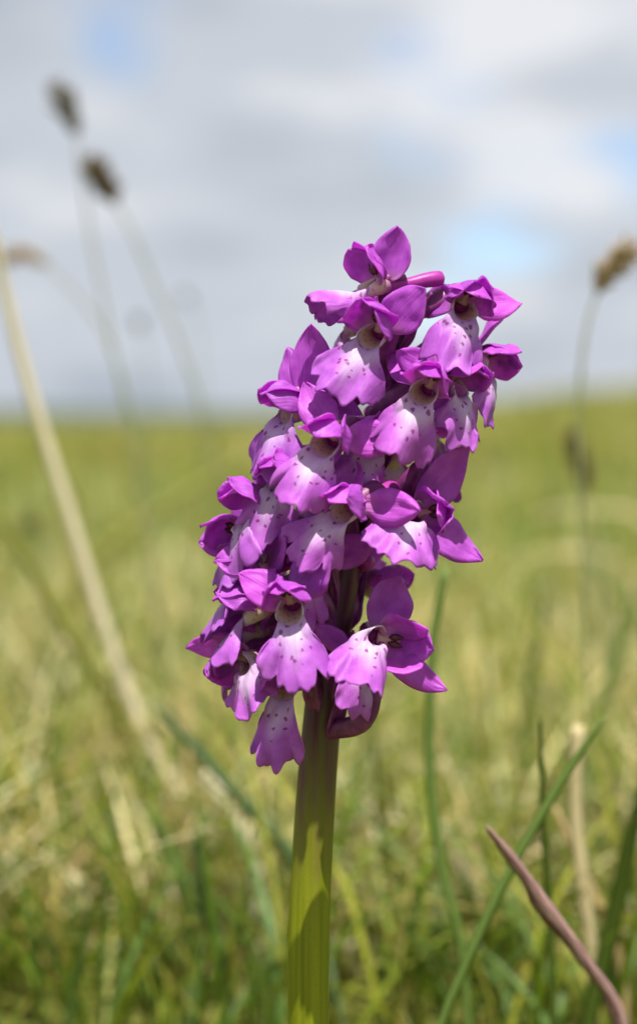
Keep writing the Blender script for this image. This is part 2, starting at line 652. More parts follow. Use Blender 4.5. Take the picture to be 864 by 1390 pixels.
# far meadow
xy, d = scatter(22000, 4.8, 75.0, R(24), 6, 0, 2)
h = rng.gamma(6, 0.014, len(xy)).clip(0.04, 0.16) * (1 + d / 60)
blades('meadow_grass', 'olive green grass of the far meadow up to the horizon', M['grass'], GREENS[:5] + STRAWS[2:4], xy, h, 0.004 + d * 0.0014, rng.uniform(0.1, 0.8, len(xy)), 26, 3, False)

# ------------------------------------------------------------------ single stalks and blades behind the orchid


def ribbon(path, widths, face=Vector((0, -1, 0)), fold=0.28, thick=0.12):
    """leaf blade with a folded, closed cross-section; uv (across, metres along)"""
    n = len(path)
    verts, uv = [], []
    L = 0
    for i in range(n):
        t = (path[min(i + 1, n - 1)] - path[max(i - 1, 0)]).normalized()
        side = t.cross(face).normalized()
        nrm = side.cross(t).normalized()
        if i:
            L += (path[i] - path[i - 1]).length
        w = widths[i] / 2
        sec = [(-1, fold), (-0.5, fold * 0.4), (0, 0), (0.5, fold * 0.4), (1, fold), (0.5, fold * 0.4 - thick), (0, -thick * 1.6), (-0.5, fold * 0.4 - thick)]
        for a, b in sec:
            verts.append(path[i] + side * (a * w) - nrm * (b * w))
            uv.append((a, L))
    f = grid_faces(8, n, True)
    f.append(tuple(range(8))[::-1])
    f.append(tuple(range((n - 1) * 8, n * 8)))
    return verts, f, uv


def ground_end(pts):
    """last point goes into the turf below where the path points"""
    p = pts[-1]
    z = float(height(p.x, p.y))
    pts[-1] = Vector((p.x, p.y, z - 0.006))
    return pts


def single_blade(name, label, cat, px, y0, y1, wpx, mat, group=None, fold=0.28, face=(0, -0.72, 0.70), taper=0.15, rough=0.0):
    n0 = len(px)
    pts = [P(a, b, y0 + (y1 - y0) * i / (n0 - 1)) for i, (a, b) in enumerate(px)]
    pts = ground_end(pts)
    path = catmull(pts, 26)
    ws = []
    for i, p in enumerate(path):
        f = i / 25
        sc = (p.y + DIST) / FPX
        wob = 1 + rough * mnoise.noise(Vector((f * 14, wpx, 0.5)))
        ws.append(wob * wpx * sc * interp(f, [0, 0.04, 0.25, 0.6, 1], [taper, taper + 0.25, 0.85, 1, 0.8]))
    base = pts[-1].copy()
    path = [p - base for p in path]
    v, f, uv = ribbon(path, ws, Vector(face), fold)
    o = mesh_obj(name, v, f, mat, None, uv)
    o.location = base
    tag(o, label, cat, group)
    return o


B = {}
B['green'] = blade_material('green blade', (0.14, 0.23, 0.04), (0.24, 0.34, 0.08), 0.4)
B['dark'] = blade_material('dark green blade', (0.08, 0.135, 0.015), (0.14, 0.20, 0.03), 0.35)
B['blue'] = blade_material('bluish green blade', (0.07, 0.125, 0.04), (0.12, 0.185, 0.07), 0.3)
B['straw'] = blade_material('straw blade', (0.54, 0.43, 0.21), (0.74, 0.64, 0.38), 0.25, 0.5)
B['pale'] = blade_material('bleached blade', (0.58, 0.50, 0.32), (0.78, 0.70, 0.50), 0.25, 0.5)
B['tan'] = blade_material('tan blade', (0.40, 0.28, 0.12), (0.55, 0.42, 0.20), 0.25, 0.5)
B['cream'] = blade_material('cream straw', (0.72, 0.62, 0.40), (0.86, 0.78, 0.56), 0.12, 0.5)
B['mauve'] = blade_material('mauve brown blade', (0.17, 0.05, 0.075), (0.56, 0.38, 0.31), 0.2, 0.55)
B['yellow'] = blade_material('yellow green blade', (0.22, 0.24, 0.04), (0.34, 0.33, 0.08), 0.35)

single_blade('grass_blade', 'thin green grass blade slanting across the mauve brown blade', 'grass blade', [(822, 972), (790, 1016), (740, 1095), (690, 1185), (640, 1290), (585, 1430), (540, 1640)], 0.045, 0.055, 15, B['green'])
single_blade('grass_blade', 'mauve brown blade crossed by a thin green blade', 'grass blade', [(658, 1119), (700, 1168), (742, 1228), (795, 1300), (850, 1400), (890, 1640)], 0.028, 0.045, 26, B['mauve'], fold=0.75, taper=0.05, rough=0.4, face=(0.35, -0.85, 0.4))
single_blade('grass_blade', 'hair-thin upright dark green blade between the crossing blades and straw', 'grass blade', [(733, 968), (736, 1070), (741, 1180), (748, 1300), (752, 1600)], 0.06, 0.07, 11, B['dark'])
single_blade('dry_blade', 'broad pale straw blade standing upright behind the thin crossing blade', 'dry grass', [(784, 985), (781, 1060), (783, 1130), (795, 1230), (805, 1330), (800, 1520)], 0.11, 0.11, 22, B['straw'], taper=0.7)
single_blade('dry_blade', 'tan dry blade leaning against the broad straw blade', 'dry grass', [(752, 1095), (778, 1150), (800, 1200), (822, 1250), (845, 1330), (850, 1500)], 0.12, 0.12, 17, B['tan'], taper=0.4)
single_blade('grass_blade', 'dark green grass blade leaning out past the straw blade', 'grass blade', [(872, 1060), (858, 1120), (842, 1200), (822, 1290), (800, 1380), (785, 1500)], 0.10, 0.11, 26, B['dark'])
single_blade('grass_blade', 'long dark green blade curving up behind the lower right flower', 'grass blade', [(604, 770), (590, 850), (583, 950), (584, 1060), (600, 1180), (626, 1290), (650, 1500)], 0.085, 0.085, 15, B['green'], taper=0.5)
single_blade('grass_blade', 'bluish green blade slanting down to the orchid stem', 'grass blade', [(205, 955), (262, 1010), (320, 1075), (392, 1155), (440, 1270), (455, 1480)], 0.16, 0.16, 19, B['blue'])
single_blade('grass_blade', 'bluish green upright blade beside the bleached dead leaf', 'grass blade', [(262, 1120), (272, 1190), (290, 1260), (303, 1320), (310, 1480)], 0.15, 0.15, 24, B['blue'])
single_blade('dry_blade', 'bleached dead leaf curving upright among the turf', 'dry grass', [(196, 1172), (215, 1215), (230, 1260), (232, 1310), (226, 1400), (220, 1480)], 0.20, 0.20, 24, B['straw'], taper=0.6)
single_blade('grass_blade', 'dark green blade arching beside the bluish upright blade', 'grass blade', [(290, 1215), (318, 1250), (345, 1300), (360, 1370), (365, 1490)], 0.12, 0.12, 15, B['dark'])
single_blade('straw_stalk', 'long pale straw stalk arching tall beside the orchid', 'straw stalk', [(-60, 60), (-14, 290), (8, 400), (45, 540), (92, 690), (142, 850), (198, 1000), (262, 1105), (330, 1205), (372, 1330)], 0.24, 0.29, 19, B['cream'], taper=0.15, fold=0.25)
single_blade('grass_blade', 'yellow green blade slanting below the long straw stalk', 'grass blade', [(-30, 660), (30, 745), (85, 840), (140, 930), (190, 1040), (215, 1180), (225, 1320)], 0.28, 0.3, 22, B['yellow'])
single_blade('grass_blade', 'pale green blade arching over towards the long straw stalk', 'grass blade', [(385, 590), (300, 640), (215, 690), (140, 745), (100, 800), (85, 900), (80, 1100)], 0.6, 0.6, 24, B['yellow'])
single_blade('dry_blade', 'pale bent straw lying level in the grass beside the orchid', 'dry grass', [(690, 760), (745, 748), (810, 752), (850, 770), (880, 850), (885, 1010)], 0.75, 0.75, 17, B['straw'], face=(0, -0.3, 1))
single_blade('dry_blade', 'bent straw arching level below the brown drooping seed head', 'dry grass', [(720, 702), (765, 690), (820, 690), (864, 700), (905, 760), (915, 980)], 0.85, 0.85, 15, B['straw'], face=(0, -0.3, 1))
single_blade('dry_blade', 'bleached straw leaning behind the bluish slanting blade', 'dry grass', [(275, 1050), (300, 1080), (322, 1115), (345, 1170), (352, 1250), (350, 1420)], 0.2, 0.2, 24, B['pale'], taper=0.7)
single_blade('dry_blade', 'short bleached straw upright behind the long dark green blade', 'dry grass', [(596, 1118), (612, 1150), (630, 1190), (648, 1260), (650, 1430)], 0.2, 0.2, 22, B['pale'], taper=0.6)
single_blade('grass_blade', 'fresh green blade arching behind the bluish slanting blade', 'grass blade', [(205, 1100), (225, 1140), (245, 1190), (262, 1260), (265, 1430)], 0.18, 0.18, 26, B['green'])
single_blade('grass_blade', 'tall green blade standing behind the straw blades at the meadow side', 'grass blade', [(852, 800), (838, 880), (815, 980), (800, 1090), (800, 1380)], 0.3, 0.3, 16, B['green'])
single_blade('grass_blade', 'tall dark blade rising behind the thin upright blade', 'grass blade', [(742, 800), (728, 880), (712, 980), (700, 1090), (700, 1380)], 0.32, 0.32, 16, B['dark'])

# grass flower stalks with seed heads
M['stalk'] = plain_leafy('grass flower stalk', (0.22, 0.25, 0.10), (0.34, 0.36, 0.18), 0.5, 0.25, 120)
M['head_dark'] = plain_leafy('dark brown seed head', (0.05, 0.035, 0.012), (0.16, 0.11, 0.045), 0.7, 0.1, 900)
M['head_grey'] = plain_leafy('grey brown seed head', (0.10, 0.09, 0.075), (0.24, 0.22, 0.18), 0.7, 0.1, 900)
M['head_tan'] = plain_leafy('tan seed head', (0.22, 0.155, 0.075), (0.50, 0.38, 0.22), 0.7, 0.15, 900)


def ellipsoid(c, ax, length, rad, nl=6, ns=6):
    ax = ax.normalized()
    s = ax.orthogonal().normalized()
    u = ax.cross(s)
    verts, faces = [], []
    for i in range(nl):
        f = i / (nl - 1)
        r = rad * max(0.08, math.sin(math.pi * (0.04 + 0.92 * f)) * (1.15 - 0.35 * f))
        for j in range(ns):
            a = 2 * math.pi * j / ns
            verts.append(c + ax * (length * (f - 0.3)) + s * (r * math.cos(a)) + u * (r * math.sin(a)))
    faces = grid_faces(ns, nl, True)
    faces.append(tuple(range(ns))[::-1])
    faces.append(tuple(range((nl - 1) * ns, nl * ns)))
    return verts, faces


def seed_stalk(label, head_px, stalk_px, y, wpx_stalk, whead_px, mat, group, seed, name='seed_stalk', y_base=None):
    rg = random.Random(seed)
    y_base = y if y_base is None else y_base
    hp = [P(a, b, y) for a, b in head_px]
    sp = [P(a, b, y + (y_base - y) * i / (len(stalk_px) - 1)) for i, (a, b) in enumerate(stalk_px)]
    sp = ground_end(sp)
    base = sp[-1].copy()
    root = empty(name, base)
    sc = (y + DIST) / FPX
    full = catmull([hp[-1]] + sp, 30)
    radii = [wpx_stalk * sc / 2 * interp(i / 29, [0, 0.3, 1], [0.65, 0.85, 1.1]) for i in range(30)]
    v, f, uv = tube([p - base for p in full], radii, 8)
    mesh_obj('stalk', v, f, M['stalk'], root, uv)
    hpath = catmull(hp, 24)
    V, F = [], []
    n = 46
    for i in range(n):
        t = i / (n - 1)
        p = hpath[min(int(t * 23), 22)].lerp(hpath[min(int(t * 23) + 1, 23)], (t * 23) % 1)
        k = min(int(t * 23), 22)
        tang = (hpath[k] - hpath[k + 1]).normalized()        # towards the tip
        prof = interp(t, [0, 0.15, 0.5, 0.85, 1], [0.35, 0.8, 1.0, 0.8, 0.4])
        rad = whead_px * sc / 2 * prof
        o1 = tang.orthogonal().normalized()
        o1.rotate(Matrix.Rotation(i * 2.4 + rg.uniform(-0.3, 0.3), 3, tang))
        c = p + o1 * rad * 0.5
        vv, ff = ellipsoid(c - base, tang + o1 * rg.uniform(0.5, 1.3), rad * rg.uniform(1.5, 3.0), rad * rg.uniform(0.22, 0.38))
        F += [tuple(a + len(V) for a in q) for q in ff]
        V += vv
    mesh_obj('seed_head', V, F, mat, root)
    tag(root, label, 'grass stalk', group)
    return root


seed_stalk('tallest grass stalk with a greyish seed head against the clouds', [(74, 112), (86, 138), (98, 160), (104, 182)], [(112, 240), (122, 310), (145, 430), (172, 560), (200, 720), (225, 900), (240, 1150)], 0.36, 4.5, 27, M['head_grey'], None, 1)
seed_stalk('grass stalk with a dark brown seed head against the clouds', [(122, 214), (134, 238), (146, 258), (158, 276)], [(178, 312), (205, 375), (245, 470), (275, 560), (305, 680), (335, 840), (350, 1150)], 0.36, 5, 30, M['head_dark'], None, 2)
seed_stalk('grass stalk arching over so that its tan seed head lies level', [(-6, 356), (18, 346), (42, 348), (66, 360)], [(88, 382), (125, 425), (152, 475), (178, 560), (200, 700), (212, 900), (220, 1150)], 0.40, 4, 20, M['head_tan'], None, 3)
seed_stalk('grass stalk with a tan seed head nodding out over the meadow', [(862, 333), (842, 350), (824, 370), (810, 398)], [(800, 425), (790, 480), (785, 560), (788, 680), (795, 850), (800, 1250)], 0.20, 6, 33, M['head_tan'], None, 4)
seed_stalk('short grass stalk with a brown seed head below the horizon', [(776, 585), (782, 612), (790, 640), (797, 668)], [(804, 700), (812, 760), (818, 850), (820, 1150)], 0.42, 8, 24, M['head_dark'], None, 5)
seed_stalk('far slender grass stalk with a small grey seed head under the clouds', [(188, 432), (190, 440), (193, 448)], [(198, 480), (208, 560), (215, 700), (220, 950)], 0.8, 2.5, 11, M['head_grey'], None, 6)
seed_stalk('farthest slender grass stalk with a faint grey seed head under the clouds', [(250, 398), (254, 405), (258, 413)], [(266, 450), (278, 560), (290, 680), (300, 900)], 1.0, 2.5, 9, M['head_grey'], None, 7)
seed_stalk('low grass stalk with a brown seed head beside the long straw stalk', [(34, 708), (42, 715), (50, 724)], [(58, 745), (66, 800), (72, 900), (75, 1050)], 0.6, 5, 16, M['head_dark'], None, 8)

#ORCHID
# ------------------------------------------------------------------ the orchid
MM = 0.001
STEM_PX = [(424, 1780), (420, 1500), (418, 1300), (424, 1150), (432, 1030), (445, 900), (463, 800), (483, 700), (505, 600), (527, 500), (542, 430), (548, 385)]
STEM_W = [52, 56, 58, 55, 53, 50, 44, 38, 31, 24, 15, 8]
spts = ground_end([P(a, b, 0.0) for a, b in STEM_PX][::-1])[::-1]
SBASE = spts[0].copy()
orchid = empty('orchid', SBASE)
tag(orchid, 'purple wild orchid in bloom on a thick green stem standing in meadow turf', 'orchid')
spath = catmull(spts, 90)
SR = [interp(i / 89 * 11, range(12), STEM_W) / 2 * DIST / FPX for i in range(90)]
v, f, uv = tube([p - SBASE for p in spath], SR, 42, True, 0.010, 7)
mesh_obj('stem', v, f, M['stem'], orchid, uv)


def stem_at(z):
    for i in range(len(spath) - 1):
        if spath[i + 1].z >= z:
            k = (z - spath[i].z) / (spath[i + 1].z - spath[i].z)
            return spath[i].lerp(spath[i + 1], k), SR[i]
    return spath[-1].copy(), SR[-1]


def nz(x, y, s):
    return mnoise.noise(Vector((x, y, s)))


def petal_mesh(length, width, phi0, arch, cup, rg, tip=1.0, belly=0.42, twist=0.0, ripple=0.25, recurve=0.0, nu=13, nv=20, hook=0.0):
    """ovate petal in mm: base at the origin, rising along +Z, its face towards -Y; arch>0 bends it forward, cup>0 brings its margins forward"""
    seed = rg.uniform(0, 100)
    rim, rside = rg.uniform(0.2, 1.0), rg.random() < 0.5
    verts, uv = [], []
    y = z = 0.0
    for i in range(nv):
        v = i / (nv - 1)
        # half-width outline
        if v < belly:
            w = 0.30 + 0.70 * math.sin(v / belly * math.pi / 2) ** 0.9
        else:
            q = (v - belly) / (1 - belly)
            w = max(0.0, 1 - q ** (1.6 + 0.8 * (1 - tip))) ** (0.62 + 0.5 * tip)
        w = max(w * width / 2, 0.05)
        ph = R(phi0 + arch * v + recurve * max(0, v - 0.7) / 0.3)
        if i:
            z += math.cos(ph) * length / (nv - 1)
            y -= math.sin(ph) * length / (nv - 1)
        nrm = Vector((0, -math.cos(ph), -math.sin(ph)))
        k = cup * (0.55 + 0.45 * math.sin(math.pi * min(1, v * 1.1)))
        tw = R(twist) * v
        for j in range(nu):
            u = j / (nu - 1) * 2 - 1
            edge = 1 + 0.045 * nz(v * 7, u * 1.5, seed) * abs(u)
            a = u * w * edge
            if abs(k) > 1e-3:
                x, off = math.sin(k * a) / k, (1 - math.cos(k * a)) / k
            else:
                x, off = a, 0
            off += ripple * (abs(u) ** 1.5) * nz(v * 3.2 + 5, u * 1.4, seed + 9) * 2.2 + 0.26 * nz(v * 4.5, u * 2.6, seed + 3)
            off -= rim * max(0.0, abs(u) - 0.6) ** 2 * 6.0 * (1.0 if (u > 0) == rside else 0.35) * math.sin(math.pi * v)
            off -= 0.22 * math.exp(-(a / 0.55) ** 2) * (1 - v)      # mid keel
            p = Vector((0, y, z)) + Vector((x * math.cos(tw), 0, 0)) + nrm * (off + x * math.sin(tw))
            p.x += hook * v * v * length
            verts.append(p)
            uv.append((a, v * length))
    return verts, grid_faces(nu, nv), uv


def lip_mesh(L, rg, spread=68, roll=0, yaw=0, fold=0.13, phi0=28, phi1=84, ripple=1.05, skew=0.0, ns=24, nt=73, curl=0.0):
    L *= rg.uniform(0.82, 0.98)
    spread += rg.uniform(-9, 9)
    seed = rg.uniform(0, 100)
    # centre line table
    nb = 60
    cy, cz, ph = [0.0], [0.0], []
    for i in range(nb):
        b = i / (nb - 1)
        e = 1 - (1 - min(1, b * 1.5)) ** 2
        p = phi0 - 4 + (phi1 - 8 - phi0) * e + curl * max(0, b - 0.6) / 0.4
        ph.append(R(p))
        cy.append(cy[-1] - math.cos(ph[-1]) * 1.15 * L / nb)
        cz.append(cz[-1] - math.sin(ph[-1]) * 1.15 * L / nb)
    verts, uv = [], []
    sl, sr = rg.uniform(0.70, 0.90), rg.uniform(0.70, 0.90)
    ll, lr = rg.uniform(0.88, 1.02), rg.uniform(0.88, 1.02)
    tl, tr_ = rg.uniform(-0.42, -0.30), rg.uniform(0.30, 0.42)
    ct = rg.uniform(0.96, 1.08)
    LT = [-1, -0.90, -0.78, -0.66, tl - 0.15, tl - 0.06, tl, tl + 0.07, -0.14, -0.03, 0.03, 0.14, tr_ - 0.07, tr_, tr_ + 0.06, tr_ + 0.15, 0.66, 0.78, 0.90, 1]
    LR = [0.34, 0.62, 0.82, 0.93 * ll, ll, 0.93 * ll, sl, 0.92, ct, ct * 0.94, ct * 0.94, ct, 0.92, sr, 0.93 * lr, lr, 0.93 * lr, 0.82, 0.62, 0.34]
    rt = [interp(-1 + 2 * j / (nt - 1), LT, LR) for j in range(nt)]
    rt = [0.25 * rt[max(j - 1, 0)] + 0.5 * rt[j] + 0.25 * rt[min(j + 1, nt - 1)] for j in range(nt)]
    lob = [1, 1, 1]
    pleat = rg.uniform(0.15, 0.5)
    fa_, fb_ = rg.uniform(-0.06, 0.16), rg.uniform(-0.06, 0.16)
    yaw += rg.uniform(-10, 10)
    roll += rg.uniform(-9, 9)
    for i in range(ns):
        s = i / (ns - 1)
        for j in range(nt):
            t = -1 + 2 * j / (nt - 1)
            th = R(spread) * t
            lf = interp(t, [-0.6, -0.36, -0.2, 0.2, 0.36, 0.6], [lob[0], 1, lob[1], lob[1], 1, lob[2]])
            cren = 1 + s ** 3 * (0.028 * math.sin(t * 46 + seed) * (0.6 + nz(t * 4, 1, seed)) + 0.10 * nz(t * 8, 3, seed))
            r = L * rt[j] * cren * lf
            a = (1 - s) ** 1.3 * 1.75 * t + s * r * math.sin(th)
            b = s * r * math.cos(th) + s * s * skew * t * L
            fi = max(0.0, min(b / (1.15 * L), 0.999)) * nb
            i0 = int(fi)
            fr = fi - i0
            y = cy[i0] + (cy[i0 + 1] - cy[i0]) * fr
            z = cz[i0] + (cz[i0 + 1] - cz[i0]) * fr
            p = ph[min(i0, nb - 1)]
            n = Vector((0, -math.sin(p), math.cos(p)))
            blend = min(1, max(0, (s - 0.05) / 0.35))
            blend = blend * blend * (3 - 2 * blend)
            fd = fold + (fa_ if t < 0 else fb_)
            k = -0.42 * (1 - blend) + fd * blend
            if abs(k) < 1e-3:
                k = 1e-3
            x, off = math.sin(k * a) / k, (1 - math.cos(k * a)) / k
            # gutters beside the central lobe, wavy margin, fine puckers
            off += 0.6 * s * s * math.exp(-((abs(t) - 0.38) / 0.10) ** 2)
            off -= ripple * s ** 2.2 * nz(t * 3.4, s * 1.2, seed + 5) * 1.9 + 0.13 * s * nz(a * 0.7, b * 0.7, seed + 2)
            off += pleat * s * (1 - 0.3 * s) * math.cos(t * 8.5 + seed * 3) 
            off -= 6.0 * max(0.0, s - 0.72) ** 2 * nz(t * 2.6, 2, seed + 20) * 2.4
            off -= 0.34 * s ** 3 * math.sin(t * 16 + seed) * (0.7 + nz(t * 2, 7, seed))
            q = Vector((x, y, z)) - n * off
            q = Matrix.Rotation(R(yaw), 3, 'Z') @ (Matrix.Rotation(R(roll), 3, 'Y') @ q)
            q += Vector((0, -1.2, -1.9))
            ga = R(95) * t
            ring = Vector((2.05 * math.sin(ga), -1.25 + 0.5 * (1 - math.cos(ga)), -0.35 - 1.95 * math.cos(ga)))
            e = min(1, s / 0.26)
            e = e * e * (3 - 2 * e)
            verts.append(ring.lerp(q, e))
            uv.append((a, b))
    return verts, grid_faces(nt, ns), uv


def place(verts, mat4, scale):
    return [(mat4 @ v) * (MM * scale) for v in verts]


FLOWERS = []


def add_flower(px, py, ymm, az, pitch, roll, sc=1.0, seed=0, lip=None, hood=None, sep=None, spur=(0, 0, 10), ovary=None, attach=10, no=(), bract=True, opening=0.0):
    """px, py: where the mouth of the flower shows; ymm: its depth relative to the stem axis in mm (negative towards the viewer)"""
    rg = random.Random(seed * 7 + 3)
    C = P(px, py, ymm * MM)
    rot = Matrix.Rotation(R(az), 4, 'Z') @ Matrix.Rotation(R(pitch), 4, 'X') @ Matrix.Rotation(R(roll), 4, 'Y')
    W = Matrix.Translation(C) @ rot
    Wi = W.inverted()
    lip = dict(lip or {})
    hood = dict(hood or {})
    sep = dict(sep or {})
    # ovary: from the stem to the back of the flower
    S0, r0 = stem_at(C.z - attach * MM)
    rad = (C - S0)
    rad.z = 0
    radn = rad.normalized() if rad.length > 1e-5 else Vector((0, -1, 0))
    S1 = S0 + radn * r0 * 0.6
    back = W @ Vector((0, 2.2 * MM * sc, 1.0 * MM * sc))
    inward = (W.to_3x3() @ Vector((0, 1, 0.25))).normalized()
    gap = (back - S1).length
    mid1 = S1 + (radn * 0.35 + Vector((0, 0, 0.75))) * gap * 0.45
    mid2 = back + inward * gap * 0.35
    if ovary:
        mid1 = P(ovary[0], ovary[1], ovary[2] * MM)
        mid2 = mid1.lerp(back, 0.6) + inward * 0.001
    path = catmull([S1, mid1, mid2, back], 22)
    rr = [sc * MM * interp(i / 21, [0, 0.15, 0.5, 0.85, 1], [1.25, 1.5, 1.75, 1.35, 1.0]) for i in range(22)]
    v, f, uv = tube([Wi @ p for p in path], rr, 12, True, 0.10, 3)
    fl = mesh_obj('flower', v, f, M['ovary'], orchid, uv)
    fl.matrix_parent_inverse = Matrix.Identity(4)
    fl.matrix_basis = Matrix.Translation(-SBASE) @ W
    I = Matrix.Identity(4)
    # lip
    if 'lip' not in no:
        Ll = lip.pop('L', 12.0)
        v, f, uv = lip_mesh(Ll, rg, **lip)
        mesh_obj('lip', place(v, I, sc), f, M['lip'], fl, uv, True, 0.17 * MM)
    # throat cup and spur
    if 'throat' not in no:
        tp = catmull([(0, -1.3, -0.35), (0, -0.6, -0.35), (0, 0.8, -0.2), (0, 2.4, 0.1), (0, 3.6, 0.4)], 14)
        tr = [interp(i / 13, [0, 0.1, 0.4, 1], [1.98, 2.0, 1.8, 1.15]) for i in range(14)]
        vv, ff, uu = tube(tp, tr, 22, False)
        out = []
        for q, (a, b) in zip(vv, uu):
            # the upper rim is cut back so the mouth opens upward under the hood
            cut = max(0, q.z + 0.35) * 1.5 * max(0, 1 - b / 4.2)
            out.append(Vector((q.x * 1.05, q.y + cut, q.z)))
        mesh_obj('throat', place(out, I, sc), ff, M['throat'], fl, uu, True, 0.2 * MM)
    if 'spur' not in no:
        sx, sz, sl = spur
        sp = catmull([(0, 2.6, 0.1), (sx * 0.35 * sl, 2.6 + 0.38 * sl * (1 - abs(sx) * 0.5), 0.1 + sz * 0.30 * sl + 0.6), (sx * 0.75 * sl, 2.6 + 0.70 * sl * (1 - abs(sx) * 0.6), sz * 0.7 * sl + 1.6), (sx * sl, 2.6 + sl * (1 - abs(sx) * 0.7), sz * sl + 2.2)], 20)
        sr = [interp(i / 19, [0, 0.3, 0.8, 0.93, 0.98, 1], [1.15, 1.15, 1.45, 1.35, 0.95, 0.3]) for i in range(20)]
        v, f, uv = tube(sp, sr, 12)
        mesh_obj('spur', place(v, I, sc), f, M['spur'], fl, uv)
    # column with its two pollen masses
    if 'column' not in no:
        cp = catmull([(0, 2.4, 0.5), (0, 2.0, 1.6), (0, 1.3, 2.6), (0, 0.5, 3.3)], 12)
        cr = [interp(i / 11, [0, 0.4, 0.8, 1], [1.0, 0.95, 0.8, 0.35]) for i in range(12)]
        v, f, uv = tube(cp, cr, 12)
        mesh_obj('column', place(v, I, sc), f, M['column'], fl, uv)
        for s in (-1, 1):
            v, f = ellipsoid(Vector((0.48 * s, 0.55, 2.25)), Vector((0.12 * s, -0.45, 0.85)), 2.3, 0.55, 9, 10)
            mesh_obj('pollen_mass', place(v, I, sc), f, M['anther'], fl)
    # hood: dorsal sepal and two petals arching over the column
    hl = hood.get('L', 9.4)
    ha = hood.get('arch', 150)
    hw = hood.get('W', 7.4)
    hp = hood.get('phi0', -22)
    if 'hood' not in no:
        v, f, uv = petal_mesh(hl, hw, hp, ha, hood.get('cup', 0.24), rg, 0.45, 0.5, rg.uniform(-8, 8), 0.30, hood.get('recurve', -45))
        hpit = Matrix.Rotation(R(hood.get('pitch', 30)), 4, 'X')
        mt = Matrix.Translation((0, 2.1, 0.9)) @ hpit @ Matrix.Rotation(R(hood.get('tilt', 0) + rg.uniform(-5, 5)), 4, 'Y')
        mesh_obj('hood_sepal', place(v, mt, sc), f, M['petal'], fl, uv, True, 0.15 * MM)
    for k, s in enumerate((-1, 1)):
        if ('petal_l', 'petal_r')[k] in no:
            continue
        sp_ = hood.get('spread', 34) + rg.uniform(-6, 6)
        v, f, uv = petal_mesh(hood.get('pL', 8.0), hood.get('pW', 6.2), -16 + rg.uniform(-8, 8), hood.get('parch', 134) + rg.uniform(-16, 16), 0.23, rg, 0.35, 0.52, 14 * s, 0.36, hood.get('precurve', -60), hook=-0.05 * s)
        mt = Matrix.Translation((1.2 * s, 1.1, 0.3)) @ Matrix.Rotation(R(hood.get('pitch', 30) * 0.8), 4, 'X') @ Matrix.Rotation(R(sp_ * s), 4, 'Y') @ Matrix.Rotation(R(-26 * s), 4, 'Z')
        mesh_obj('petal', place(v, mt, sc), f, M['petal'], fl, uv, True, 0.15 * MM)
    # two lateral sepals, spread like wings
    for k, s in enumerate((-1, 1)):
        if ('sepal_l', 'sepal_r')[k] in no:
            continue
        d = dict(ang=58, phi=-22, arch=14, turn=18, L=9.6, W=6.0, cup=0.13, tip=0.6, recurve=12, rip=0.36)
        d.update(sep.get('both', {}))
        d.update(sep.get('lr'[k], {}))
        v, f, uv = petal_mesh(d['L'], d['W'], d['phi'] + rg.uniform(-5, 5), d['arch'] + rg.uniform(-8, 8), d['cup'], rg, d['tip'], 0.42, rg.uniform(-32, 32), d['rip'], d['recurve'] + rg.uniform(-10, 10), hook=rg.uniform(-0.08, 0.08))
        mt = Matrix.Translation((1.0 * s, 2.6, 0.9)) @ Matrix.Rotation(R((d['ang'] + rg.uniform(-5, 5)) * s), 4, 'Y') @ Matrix.Rotation(R(-d['turn'] * s), 4, 'Z')
        mesh_obj('sepal', place(v, mt, sc), f, M['petal'], fl, uv, True, 0.15 * MM)
    if bract:
        rgb = random.Random(seed + 500)
        v, f, uv = petal_mesh(rgb.uniform(11, 14), 3.6, 4, -10, 0.35, rgb, 1.0, 0.25, rgb.uniform(-20, 20), 0.15, 15)
        bz = Matrix.Translation(S0 + radn * r0 * 0.85 - Vector((0, 0, 0.0012)) - SBASE)
        # its face turns to the stem, it leans out under the ovary
        ang = math.atan2(radn.x, -radn.y)
        br = bz @ Matrix.Rotation(ang, 4, 'Z') @ Matrix.Rotation(R(-(-24 + rgb.uniform(-8, 8))), 4, 'X')
        me = [(q * MM) for q in v]
        b = mesh_obj('bract', me, f, M['bract'], orchid, uv, True, 0.3 * MM)
        b.matrix_basis = br
    FLOWERS.append((seed, px, py))
    return fl


# every flower of the spike, from the top down
add_flower(502, 386, -7, -60, -6, 0, 0.96, 1, lip=dict(L=12.1, phi0=2, phi1=18, curl=50, fold=0.17, roll=-6), hood=dict(arch=120, spread=30, W=8.5, pitch=12), sep=dict(r=dict(ang=10, L=9.6, W=8, phi=-4, turn=-58, cup=0.2, tip=0.5), l=dict(ang=40, phi=-60)), spur=(0.15, 0.06, 12.5), attach=6)
add_flower(506, 454, -13, -24, 6, 18, 1.08, 2, lip=dict(L=11.6, phi0=30, phi1=70), hood=dict(arch=135, pitch=18), sep=dict(r=dict(ang=22, W=7.4, L=9, phi=-8, turn=-10), l=dict(ang=75, phi=-45)), attach=8)
add_flower(630, 416, -7, 12, 4, 22, 1.08, 3, lip=dict(L=11.1, phi0=30, phi1=76, roll=-8), hood=dict(arch=158, W=10.5, L=10, parch=140, pW=7), sep=dict(r=dict(ang=62, phi=-20), l=dict(ang=95, phi=-65)), attach=6)
add_flower(660, 495, 0, 58, 20, 34, 1.0, 4, lip=dict(L=11, roll=-20), hood=dict(arch=155, parch=140), sep=dict(l=dict(ang=0, L=12, phi=-12, W=5.5, turn=40), r=dict(ang=60)), attach=7)
add_flower(577, 530, -14, -14, 6, 26, 1.08, 5, lip=dict(L=12.1, phi0=30, phi1=78), hood=dict(arch=140, parch=132), sep=dict(r=dict(ang=105, phi=-60), l=dict(ang=70, phi=-50)), attach=8)
